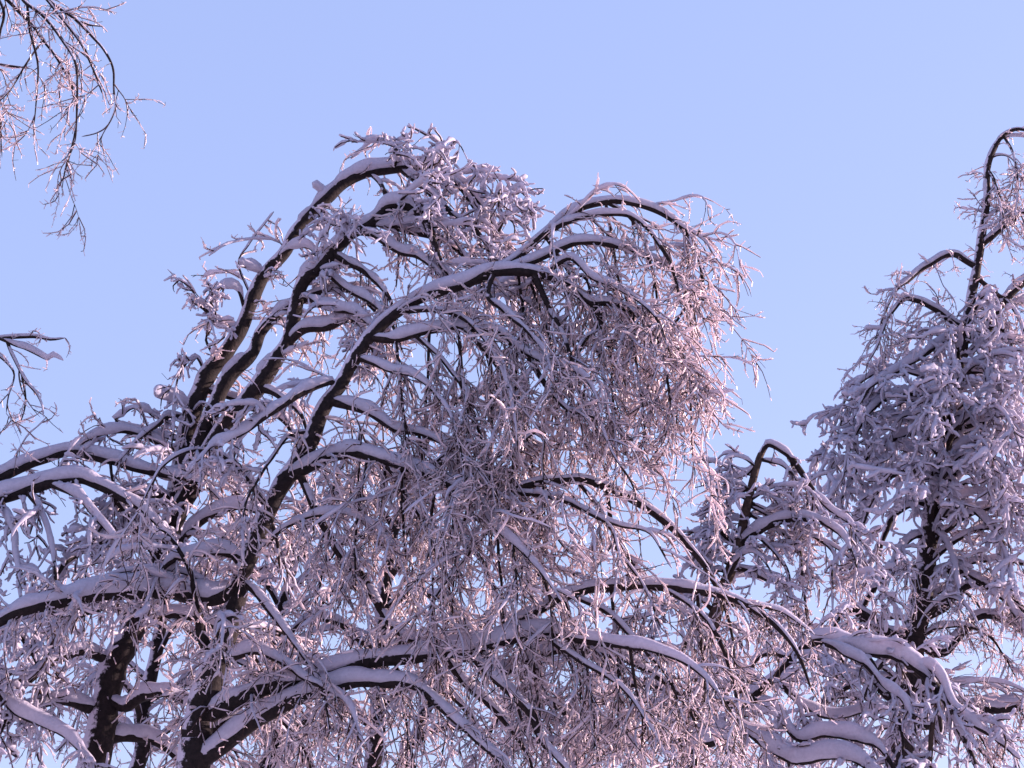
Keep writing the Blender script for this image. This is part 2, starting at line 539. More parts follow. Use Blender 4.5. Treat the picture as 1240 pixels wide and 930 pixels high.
# ------------------------------------------------------------------ the arching birch in front
def front_birch():
    T = Tree('birch_tree', 'large birch leaning right, its long limbs trailing a curtain of iced twigs', 14.8, (-2.75, 15.0, 0), 'icy')
    tr = T.trunk([(232, 930, 19), (240, 880, 18), (252, 835, 17), (264, 795, 15), (276, 765), (285, 730, 12), (296, 690), (310, 658, 11), (325, 622),
                  (342, 588, 11), (362, 558), (377, 535, 10), (387, 508), (402, 482, 9), (417, 458), (432, 432, 8.5), (447, 408), (472, 384, 7.5),
                  (510, 362), (560, 345, 7), (600, 331, 6.5), (640, 330), (680, 341, 5.5), (700, 355), (716, 366, 4.5), (746, 366), (772, 381, 3.2),
                  (802, 406), (832, 450, 2), (846, 500, 1)], d=-0.6, lets=1.0)
    a = T.add
    # right-hand crown
    a([(716, 368, 4), (726, 386), (722, 397), (703, 420, 2.5), (694, 452), (690, 480, 1)], tr, d=-0.1, name='limb')
    a([(724, 392, 3), (727, 425), (732, 462, 2), (742, 500), (746, 545, 1)], tr, d=-0.3)
    a([(648, 335, 4), (665, 370), (681, 402, 3), (695, 442), (705, 490, 1.2)], tr, d=-0.25)
    a([(600, 333, 4), (590, 355), (611, 376, 4), (636, 398), (660, 425, 2), (672, 465, 1)], tr, d=-0.5, snow=1.6)
    up = a([(552, 347, 5), (590, 335), (630, 310, 5), (655, 286), (690, 258, 4.5), (735, 244), (780, 250, 4), (811, 265), (835, 290, 3), (848, 325), (856, 370, 1.2)], tr, d=0.5, name='limb', tw=1.5)
    a([(655, 287, 4), (690, 268), (720, 260, 3.6), (755, 259), (781, 275, 3), (801, 300), (816, 330, 2), (826, 375, 1)], up, d=-0.3, tw=1.5)
    a([(590, 337, 5), (625, 325), (662, 308, 4.5), (700, 294), (742, 297, 4), (785, 312), (822, 332, 2), (842, 380, 1)], tr, d=0.3, snow=1.5, name='limb', tw=1.3)
    a([(662, 308, 4), (692, 312), (720, 336, 3), (750, 350), (790, 380, 2), (812, 430, 1)], tr, d=-0.4, snow=1.3)
    a([(735, 246, 2.5), (760, 262), (782, 300, 2), (795, 350), (800, 410, 1)], up, d=0.4)
    a([(811, 266, 2.2), (838, 283), (858, 298, 1.2), (868, 312, 0.7)], up, d=-0.2, lets=0.6)
    for x, y, dx, L, dd in [(700, 300, 20, 120, .2), (742, 300, 14, 150, .5), (772, 330, 18, 170, .1), (800, 350, 20, 190, .4), (826, 390, 12, 170, .1), (760, 390, 22, 160, -.3),
                            (690, 380, 20, 170, .3), (660, 350, 10, 180, .5), (720, 350, 25, 190, .7), (640, 340, -8, 190, .4), (790, 400, 25, 130, -.2)]:
        a([(x, y, 2.2), (x + dx * .5, y + L * .3, 1.8), (x + dx * .9, y + L * .65, 1.3), (x + dx, y + L, .7)], up if dd > .2 else tr, d=dd * .6, tw=1.5, snow=0.6)
    # limbs over the middle of the crown
    m1 = a([(447, 410, 5), (480, 410), (520, 401, 5), (560, 398), (600, 401, 4.5), (622, 416), (650, 432, 3.5), (682, 442), (712, 460, 2), (728, 500, 1)], tr, d=-0.6, name='limb', snow=1.5)
    a([(612, 408, 3.5), (638, 430), (664, 470, 3), (690, 495), (712, 499, 2.5), (728, 514), (742, 550, 1.6), (764, 585), (770, 612, .8)], m1, d=-0.3, snow=1.4)
    a([(500, 404, 3), (530, 430), (560, 470, 2.5), (580, 520), (592, 570, 1)], m1, d=-0.3)
    a([(560, 398, 3), (600, 440), (625, 490, 2), (640, 540), (648, 600, 1)], m1, d=0.2)
    m2 = a([(350, 582, 8), (378, 562), (402, 551, 7), (430, 546), (462, 556, 6), (508, 571, 6), (532, 581), (560, 595, 6), (586, 611, 5), (600, 632), (626, 660, 3.5), (655, 690), (680, 730, 1.5)], tr, d=-0.9, name='limb', snow=1.5)
    a([(540, 585, 4), (572, 600), (600, 612, 3.5), (640, 622), (665, 640, 2), (690, 670, 1)], m2, d=0.3)
    a([(462, 556, 3), (492, 600), (520, 650, 2.5), (540, 705), (550, 750, 1)], m2, d=0.1)
    a([(400, 485, 6), (422, 492), (447, 500, 5), (480, 520), (510, 525, 3.5), (550, 545), (585, 585, 2), (600, 640, 1)], tr, d=-0.4, snow=1.5, name='limb')
    a([(480, 380, 4), (520, 375), (560, 385, 3.2), (600, 430), (620, 480, 1.8), (628, 540, 1)], tr, d=-0.9)
    a([(430, 435, 4), (470, 445), (510, 460, 3), (545, 500), (560, 560, 1.4), (562, 610, .8)], tr, d=-0.7, snow=1.4)
    for x, y, dx, L, dd in [(480, 420, 10, 150, -.4), (520, 410, -6, 170, .5), (555, 420, 14, 170, -.5), (590, 420, 8, 190, .3), (620, 430, 6, 170, .6), (500, 480, 12, 160, .5),
                            (540, 500, 10, 170, -.2), (580, 520, 16, 160, .4), (470, 500, -8, 150, .2), (610, 500, 10, 160, -.3), (440, 470, -5, 160, .4), (645, 480, 12, 130, .1)]:
        a([(x, y, 2.2), (x + dx * .5, y + L * .3, 1.8), (x + dx * .9, y + L * .65, 1.3), (x + dx, y + L, .7)], m1 if y < 470 else m2, d=dd * .7, tw=1.5, snow=0.8)
    # the snowy arm lying towards the left
    a([(410, 470, 4), (400, 462), (365, 476, 5), (332, 498), (300, 520, 4), (272, 534), (255, 540, 2), (240, 560, 1)], tr, d=-0.7, snow=2.2, style='fat', name='limb')
    a([(372, 520, 3), (350, 526), (330, 552, 2.5), (302, 600), (292, 640, 1.2)], tr, d=-0.5, style='mix')
    # limbs near the foot of what shows
    a([(290, 705, 10), (262, 722), (232, 722, 9.5), (200, 716), (150, 717, 9), (90, 723), (40, 736, 8), (0, 752), (-50, 785, 6), (-110, 840, 3)], tr, d=-1.0, snow=1.5, style='mix', name='limb', lets=1.3)
    a([(300, 690, 6), (284, 672), (250, 669, 5), (210, 677), (190, 700, 3), (175, 745, 1)], tr, d=-0.4, snow=1.4, style='mix')
    a([(258, 812, 7), (252, 790), (243, 765, 6), (237, 735), (228, 690, 3), (205, 650, 2), (190, 640, 1)], tr, d=-0.5, style='mix')
    a([(296, 700, 5), (318, 725), (346, 762, 4), (370, 796), (392, 840, 2), (400, 890, 1)], tr, d=-0.5)
    a([(264, 800, 6), (285, 795), (312, 790, 5), (350, 806), (372, 822, 4), (420, 850), (440, 900, 1.5)], tr, d=-0.7, snow=1.5)
    e1 = a([(244, 872, 11), (290, 846), (330, 831, 10), (370, 825), (400, 813, 9), (450, 801), (510, 794, 8.5), (560, 788), (600, 778, 7), (660, 766), (690, 772, 6), (732, 779), (792, 786, 4), (850, 815), (890, 870, 1.5)], tr, d=-1.2, snow=1.2, name='limb', lets=.9, style='thin')
    e2 = a([(240, 925, 10), (300, 881), (350, 851, 9), (380, 840), (402, 834, 8), (430, 826), (462, 828, 7), (500, 831), (530, 851, 6), (556, 876), (602, 918, 4), (640, 970, 2)], tr, d=-1.0, snow=1.2, name='limb', lets=.9, style='thin')
    a([(566, 788, 6), (600, 821), (640, 861, 5), (652, 892), (682, 927, 3), (700, 960, 1)], e1, d=-0.3, style='thin')
    a([(535, 792, 5), (570, 836), (611, 871, 4), (640, 915), (650, 960, 1)], e1, d=0.2, style='thin')
    a([(655, 768, 3.5), (700, 800), (750, 830, 2.5), (790, 880), (810, 930, 1)], e1, d=-0.4, style='thin')
    f = a([(570, 788, 6), (606, 813), (640, 801, 6), (672, 790), (732, 791, 4.5), (790, 815), (830, 850, 2), (850, 900, 1)], e1, d=0.5, snow=1.2, name='limb', style='thin')
    g = a([(585, 785, 6), (620, 756), (650, 740, 6), (690, 720), (740, 710, 6), (800, 711), (850, 716, 5), (890, 726), (932, 751, 3.5), (965, 790), (985, 840, 1.2)], e1, d=0.3, name='limb', snow=0.8, lets=0.7, style='thin')
    a([(690, 722, 3.5), (730, 740), (770, 775, 3), (810, 820), (830, 880, 1)], g, d=-0.3, style='thin')
    a([(800, 712, 3), (840, 735), (870, 775, 2.5), (890, 840), (900, 900, 1)], g, d=-0.3, style='thin')
    a([(890, 727, 2.5), (920, 733), (950, 742, 1.8), (985, 770, .8)], g, d=0.2, style='thin')
    c1 = a([(572, 603, 5), (610, 596), (652, 585, 5), (680, 581), (712, 582, 5), (752, 596), (792, 621, 4.5), (822, 646), (850, 680, 3.5), (868, 712), (886, 770, 1.5), (890, 820, .8)], m2, d=0.6, name='limb', snow=0.6, lets=0.6, tw=.8, style='thin')
    a([(610, 596, 3.5), (657, 600), (692, 611, 3.5), (722, 625), (752, 636, 2.5), (788, 647), (815, 690, 1)], c1, d=-0.3, snow=0.8)
    a([(700, 582, 2.5), (722, 612), (750, 660, 2), (780, 705), (800, 760, 1)], c1, d=0.2, snow=.7)
    a([(720, 625, 2.5), (745, 660), (775, 700, 2), (795, 740, 1)], c1, d=-0.2, snow=.7)
    a([(395, 640, 5), (408, 667), (441, 701, 5), (466, 746, 5), (490, 771), (512, 782, 3), (540, 830, 1)], m2, d=-0.2, snow=1.4)
    boughs(T, tr, 9, 930, 560, (0.8, 1.5), 0.025, snow=1.2, style='mix')
    for x, y, dx, L, dd, p in [(600, 640, 10, 130, .3, m2), (560, 620, -12, 150, .5, m2), (520, 600, 5, 150, -.4, m2), (480, 590, 14, 160, .6, m2), (440, 570, -10, 150, .1, m2), (690, 740, 15, 140, .3, g),
                               (740, 725, 10, 160, -.3, g), (640, 770, 15, 130, .6, e1), (480, 800, 14, 120, .1, e1), (420, 820, -10, 110, -.3, e1), (700, 785, 20, 130, .1, e1), (840, 725, 14, 150, .5, g),
                               (660, 690, 10, 120, .3, m2), (620, 660, 8, 130, -.3, m2), (760, 790, 18, 120, .2, e1), (520, 690, 10, 130, .3, m2)]:
        a([(x, y, 2.2), (x + dx * .5, y + L * .3, 1.8), (x + dx * .9, y + L * .65, 1.3), (x + dx, y + L, .7)], p, d=dd * .7, tw=1.3, snow=0.8)

# ------------------------------------------------------------------ the twin-stemmed birch behind it, bowed over in a hoop
def hoop_birch():
    T = Tree('birch_tree', 'birch with steep dark stems bowed over in a high snow-capped hoop', 15.8, (-4.0, 16.0, 0), 'mix')
    tr = T.trunk([(112, 930, 18), (122, 880, 17), (134, 815, 16), (155, 772), (180, 722, 14), (200, 660), (215, 600, 13), (226, 535, 12), (238, 485), (254, 450, 11), (274, 425), (292, 396, 9.5),
                  (305, 362), (320, 334, 9), (341, 310), (356, 284, 8.5), (373, 262), (396, 240, 8), (420, 220), (446, 208, 7.5), (482, 203), (510, 201, 6), (532, 208), (561, 223, 5),
                  (581, 246), (601, 276, 3.5), (616, 303), (630, 350, 1.5)], d=-0.2, lets=0.75, snow=1.25)
    a = T.add
    s2 = a([(212, 612, 11), (238, 545, 10), (256, 500), (276, 460, 9.5), (302, 430), (318, 400, 7), (345, 375), (375, 360, 5), (410, 350), (440, 362, 3.5), (465, 390, 1.5)], tr, d=-0.5, name='stem', snow=1.1)
    s3 = a([(205, 640, 12), (235, 580), (252, 545, 12), (286, 500), (311, 470, 11), (332, 440), (350, 410, 9), (364, 345), (390, 320, 8.5), (406, 300), (430, 280, 8), (451, 269), (470, 250, 7), (491, 249),
            (511, 265, 6), (524, 290), (534, 318, 4), (550, 340), (566, 380, 1.5)], tr, d=-0.9, name='stem', snow=1.2)
    a([(540, 212, 4), (556, 226, 4), (580, 261), (601, 292, 3), (617, 322), (628, 370, 1)], tr, d=-0.3, snow=.8)
    a([(446, 209, 3), (462, 228), (475, 262, 2.5), (484, 305), (480, 350, 1)], tr, d=-0.5, style='mix', snow=1.6)
    a([(485, 204, 4), (512, 225), (545, 255, 4), (570, 275), (592, 300, 3), (610, 340, 1)], tr, d=-0.6, style='fat', snow=2.0)
    a([(500, 203, 3), (530, 240), (550, 290, 2.5), (575, 330), (590, 380, 1)], tr, d=-0.8, style='mix')
    a([(478, 205, 1.8), (482, 190), (486, 176, 1.2), (482, 170, .8)], tr, d=0.0, lets=1.2, tw=2)
    a([(470, 206, 1.8), (492, 192), (500, 200, 1.2)], tr, d=-0.2, lets=.5, tw=2)
    a([(430, 281, 5), (452, 285), (482, 305, 4.5), (510, 312), (540, 340, 2.5), (552, 380, 1)], s3, d=-0.3, snow=1.4)
    a([(404, 303, 5), (430, 322), (451, 336, 4), (470, 360), (480, 400, 1)], s3, d=-0.3, snow=1.4)
    a([(386, 326, 4.5), (420, 349), (441, 361, 4), (470, 385), (490, 430, 1)], s3, d=-0.5, snow=1.4)
    a([(450, 272, 5), (490, 277), (524, 286, 4), (556, 305), (580, 345, 1.5)], s3, d=0.3, snow=1.3)
    a([(360, 355, 4), (395, 372), (430, 380, 4), (455, 400), (470, 440, 1.2)], s3, d=-0.6, style='fat', snow=1.8)
    a([(345, 415, 6), (370, 398), (398, 394, 6), (425, 385), (441, 400, 4), (460, 440, 1.5)], s3, d=-0.4, snow=1.7, name='limb')
    a([(311, 472, 5), (330, 474), (346, 484, 4), (365, 505), (375, 545, 1)], s3, d=-0.2, snow=1.2)
    a([(335, 316, 3), (352, 300), (376, 300, 3), (390, 330), (392, 370, 1)], tr, d=-0.5, style='fat', snow=1.6)
    a([(375, 262, 2.5), (385, 255), (392, 275, 2), (390, 310, 1)], tr, d=-0.3, style='fat', tw=1.4)
    a([(395, 241, 2), (388, 229), (378, 222, 1.4)], tr, d=-0.1, snow=3.5, lets=0, tw=.5)
    boughs(T, tr, 8, 300, 195, (0.35, 0.75), 0.014, rise=.04, face=-0.8, x0=455, snow=1.7, style='fat')
    boughs(T, s3, 8, 420, 245, (0.35, 0.8), 0.014, rise=.08, face=-0.8, x0=400, snow=1.8, style='fat')
    # short stubs out of the left flank
    a([(277, 352, 1.6), (288, 320, 1.3), (302, 296), (320, 272, .9), (331, 257, .7)], tr, d=-0.1, style='mix', lets=.3, tw=1.3, snow=1.2)
    a([(318, 334, 3), (308, 325), (288, 318, 2)], tr, d=-0.2, snow=2.2, lets=0, tw=.6, style='fat')
    a([(300, 380, 2.4), (288, 352), (270, 348, 2), (258, 362), (252, 385, 1.2)], tr, d=-0.2, snow=2.6, style='fat', lets=1.2)
    a([(290, 398, 3), (268, 392), (246, 374, 2.5), (226, 363, 1.5)], tr, d=-0.3, snow=2.2, style='fat', lets=.4)
    a([(262, 440, 1.6), (249, 412), (256, 398, 1.4), (262, 380), (254, 362, 1)], tr, d=-0.3, snow=1.0, style='mix', lets=.6)
    a([(250, 455, 1.8), (236, 432, 1.6), (217, 454), (212, 482, 1.4), (208, 532, 1.2), (206, 560, .8)], tr, d=-0.4, snow=2.0, style='fat', lets=.6)
    a([(214, 482, 1.8), (200, 480), (187, 477, 1)], tr, d=-0.3, snow=3.0, style='fat', lets=0, tw=.5)
    a([(228, 505, 4), (206, 503), (192, 515, 3.5), (180, 522), (160, 540, 2), (140, 560, 1)], tr, d=-0.4, snow=1.4, style='mix', lets=.6)
    a([(222, 548, 4), (200, 541), (178, 529, 4), (150, 522), (112, 530, 3), (88, 544, 1.6)], tr, d=-0.4, snow=1.6, style='mix', lets=.5)
    a([(150, 522, 2.5), (144, 512), (150, 502, 2), (164, 493), (174, 502, 1.5), (175, 512, .8)], tr, d=-0.2, snow=2.2, style='fat', lets=.3)
    # limbs lower down on both sides
    for pts, kw in [([(215, 615, 7), (190, 600), (160, 606, 6), (130, 625), (110, 660, 3), (100, 710, 1)], dict(d=-0.8, snow=1.8, style='fat')),
                    ([(205, 650, 7), (170, 640), (130, 650, 5), (80, 680), (50, 730, 2), (40, 780, 1)], dict(d=-1.0, snow=1.8, style='fat')),
                    ([(190, 690, 6), (230, 640), (262, 620, 5), (300, 615), (330, 640, 3), (340, 690, 1)], dict(d=-0.3, snow=1.8, style='fat')),
                    ([(160, 760, 7), (200, 745), (240, 750, 5), (290, 775), (320, 820, 2), (330, 870, 1)], dict(d=0.4, snow=1.5, style='mix')),
                    ([(130, 845, 7), (150, 855), (172, 841, 7), (206, 840), (240, 860, 4), (260, 910, 1.5)], dict(d=-0.5, snow=1.6, style='mix')),
                    ([(140, 800, 7), (100, 790), (60, 805, 5), (20, 840), (0, 890, 2)], dict(d=-0.8, snow=1.6, style='fat')),
                    ([(126, 862, 7), (80, 850), (40, 858, 5), (0, 880), (-40, 920, 2)], dict(d=-0.6, snow=1.8, style='fat')),
                    ([(120, 900, 7), (160, 890), (200, 905, 5), (230, 940, 2)], dict(d=0.3, snow=1.5, style='mix')),
                    ([(170, 745, 6), (130, 735), (90, 750, 5), (60, 790), (45, 850, 1.5)], dict(d=0.5, snow=1.4, style='mix')),
                    ([(232, 560, 5), (262, 570), (290, 600, 4), (300, 660), (300, 700, 1)], dict(d=0.3, snow=1.4, style='mix')),
                    ([(180, 722, 5), (215, 712), (250, 740, 4), (270, 800), (275, 860, 1)], dict(d=0.9, snow=1.4, style='mix')),
                    ([(295, 490, 4), (330, 500), (360, 540, 3), (375, 600), (380, 650, 1)], dict(d=0.4, snow=1.4, style='mix'))]:
        a(pts, tr, **kw)

# ------------------------------------------------------------------ the birch beyond, seen between the limbs
def rear_birch():
    T = Tree('birch_tree', 'slim upright birch half hidden behind the low limbs of the leaning birch', 18.6, (-1.75, 18.6, 0), 'icy')
    tr = T.trunk([(452, 930, 11), (456, 860, 10), (462, 780, 9.5), (466, 720, 9), (472, 670, 7), (490, 600, 6), (520, 530, 4), (560, 480, 2.5), (600, 470, 1.2)], d=0.3)
    a = T.add
    for pts, kw in [([(460, 800, 5), (420, 760), (380, 750, 4), (340, 780), (320, 840, 1.5)], dict(d=-0.4)),
                    ([(470, 700, 5), (510, 660), (550, 650, 4), (590, 690), (610, 760, 1.5)], dict(d=0.3)),
                    ([(466, 740, 5), (500, 720), (540, 725, 4), (580, 770), (600, 840, 1.5)], dict(d=-0.5)),
                    ([(480, 640, 4), (440, 600), (405, 600, 3.5), (370, 640), (355, 700, 1)], dict(d=0.4)),
                    ([(474, 660, 4), (430, 650), (395, 680, 3), (380, 740, 1)], dict(d=-0.6)),
                    ([(500, 580, 4), (540, 560), (590, 580, 3), (625, 640), (635, 710, 1)], dict(d=0.2)),
                    ([(456, 860, 5), (500, 830), (550, 845, 4), (590, 900, 1.5)], dict(d=0.4)),
                    ([(454, 880, 5), (410, 860), (360, 880, 4), (330, 930, 1.5)], dict(d=0.4)),
                    ([(462, 790, 5), (520, 770), (580, 790, 4), (620, 840), (640, 900, 1.2)], dict(d=0.6)),
                    ([(490, 610, 3), (470, 560), (440, 540, 2.5), (410, 570), (400, 620, 1)], dict(d=-0.2)),
                    ([(466, 730, 4), (420, 710), (390, 730, 3), (370, 790, 1)], dict(d=-0.5))]:
        a(pts, tr, tw=1.2, **kw)
    T = Tree('birch_tree', 'thin crooked birch with two bare dark stems low behind the trailing limbs', 20.0, (0.6, 20.0, 0), 'icy')
    tr = T.trunk([(498, 930, 8), (505, 890, 8), (515, 855, 7), (545, 800, 5), (600, 740, 4), (660, 690, 3), (710, 700, 1.5)], d=0.4)
    s2 = T.trunk([(700, 930, 9), (706, 890, 8), (715, 850, 7), (730, 800, 5), (750, 760, 3.5), (790, 745, 1.5)], d=-0.3, name='stem')
    a = T.add
    for pts, p, kw in [([(506, 890, 5), (540, 880), (580, 890, 3), (610, 940, 1)], tr, {}),
                       ([(545, 800, 4), (590, 800), (640, 830, 3), (670, 890, 1)], tr, dict(d=.3)),
                       ([(600, 740, 4), (650, 760), (690, 800, 3), (700, 870, 1)], tr, dict(d=-.3)),
                       ([(708, 880, 5), (660, 850), (610, 860, 3.5), (580, 920, 1)], s2, dict(d=-.3)),
                       ([(712, 860, 5), (760, 830), (810, 840, 3.5), (850, 900, 1)], s2, dict(d=-.3)),
                       ([(722, 825, 4), (770, 790), (820, 790, 3.5), (860, 840), (880, 910, 1)], s2, dict(d=.3)),
                       ([(735, 790, 4), (690, 760), (650, 780, 3), (630, 840, 1)], s2, dict(d=.3)),
                       ([(704, 900, 4), (760, 890), (820, 900, 3.5), (870, 950, 1)], s2, dict(d=.5)),
                       ([(704, 900, 4), (660, 900), (620, 910, 3), (590, 950, 1)], s2, dict(d=.5)),
                       ([(702, 915, 4), (760, 870), (830, 860, 3), (890, 900, 1)], s2, dict(d=-.6))]:
        a(pts, p, tw=1.3, **kw)

    boughs(T, s2, 6, 935, 790, (0.8, 1.6), 0.02, snow=1.2)
    T = Tree('birch_tree', 'snow-furred birch filling the gaps behind the two big dark trunks', 19.2, (-5.2, 19.2, 0), 'mix')
    tr = T.trunk([(165, 930, 10), (172, 860, 9), (190, 790, 8), (198, 720, 7), (190, 660, 5), (170, 610, 3), (150, 590, 1.5)], d=.2)
    s2 = T.trunk([(320, 930, 9), (322, 870, 8), (330, 800, 7), (338, 740, 6), (352, 690, 4), (360, 640, 2), (372, 610, 1)], d=.2, name='stem')
    boughs(T, tr, 12, 940, 640, (0.9, 1.7), 0.028, snow=1.4)
    boughs(T, s2, 11, 940, 660, (0.8, 1.5), 0.026, snow=1.4)

# ------------------------------------------------------------------ small tree with the snapped top
def snapped_tree():
    T = Tree('snapped_tree', 'small tree with a snapped top folded over, snow heaped on its drooping boughs', 18.2, (2.45, 18.3, 0), 'fat')
    tr = T.trunk([(832, 930, 9), (842, 860, 8.5), (858, 780, 8), (872, 725, 7.5), (885, 690, 7), (896, 655, 6), (903, 620, 5.5), (912, 585, 5), (920, 555, 4.5), (925, 546, 4)], mat=M_WOOD, snow=0.25, lets=0.25, tw=.3)
    a = T.add
    top = a([(921, 549, 3.6), (927, 541, 3.4), (933, 539, 3.4), (945, 546), (957, 556, 3.6), (975, 580), (990, 600, 3.2), (1008, 618), (1030, 632, 2.5), (1042, 650, 1.5), (1043, 690, .8)], tr, d=-0.3, snow=1.9, name='snapped_top')
    a([(923, 558, 2.5), (935, 559), (948, 564, 2), (962, 580), (968, 610, 1)], tr, d=-0.2, snow=1.4)
    a([(919, 560, 3), (906, 572), (888, 580, 3), (874, 605), (866, 630, 1.5), (862, 660, .8)], tr, d=0.1, snow=2.0, lets=1.3)
    a([(896, 660, 5), (915, 645), (940, 632, 5), (965, 628), (990, 630, 4), (1010, 640), (1026, 655, 2.5), (1038, 690, 1)], tr, d=-0.5, snow=1.9, name='bough')
    a([(893, 665, 3), (882, 652), (868, 641, 3), (855, 647), (842, 654, 1.5), (840, 690, .7)], tr, d=-0.2, snow=1.4)
    a([(888, 685, 4), (905, 690), (930, 702, 4), (950, 708), (965, 730, 2), (970, 770, 1)], tr, d=-0.3, snow=1.5)
    a([(885, 695, 3), (870, 690), (855, 702, 2.5), (840, 730), (836, 770, 1)], tr, d=-0.2, snow=1.7)
    a([(950, 630, 2.5), (962, 655), (970, 690, 2), (975, 730), (978, 770, .8)], tr, d=-0.4, style='mix')
    a([(990, 631, 2.5), (1002, 660), (1006, 700, 2), (1008, 745, .8)], tr, d=-0.6, style='mix')
    a([(930, 640, 2.5), (945, 675), (958, 720, 2), (966, 775, .8)], tr, d=-0.6, style='mix')
    a([(1008, 640, 2), (1024, 672), (1034, 710, 1.6), (1036, 730, .8)], tr, d=-0.6, style='mix')
    a([(975, 582, 2), (985, 605), (980, 640, 1)], top, d=.2)
    a([(955, 558, 2), (960, 590), (950, 625, 1)], top, d=.2)
    a([(912, 590, 2.5), (895, 600), (880, 620, 2), (872, 650, 1)], tr, d=.3, snow=1.8)
    a([(912, 592, 2.5), (930, 600), (955, 615, 2), (970, 645, 1)], tr, d=.4, snow=1.8)
    a([(872, 730, 4), (900, 735), (930, 760, 3), (945, 810, 1)], tr, d=.3, style='mix')
    a([(866, 750, 4), (850, 750), (830, 780, 3), (820, 830, 1)], tr, d=.3, style='mix')
    a([(850, 820, 4), (885, 810), (920, 830, 3), (935, 880, 1)], tr, d=.3, style='mix')
    boughs(T, tr, 6, 930, 690, (0.5, 1.0), 0.02, snow=1.5)
    boughs(T, tr, 9, 700, 555, (0.35, 0.55), 0.014, rise=.3, face=3.0, snow=1.6)
    boughs(T, tr, 3, 680, 600, (0.4, 0.9), 0.016, rise=.3, face=.4, snow=1.6)
    a([(842, 850, 4), (810, 845), (785, 870, 3), (775, 920, 1)], tr, d=.3, style='mix')

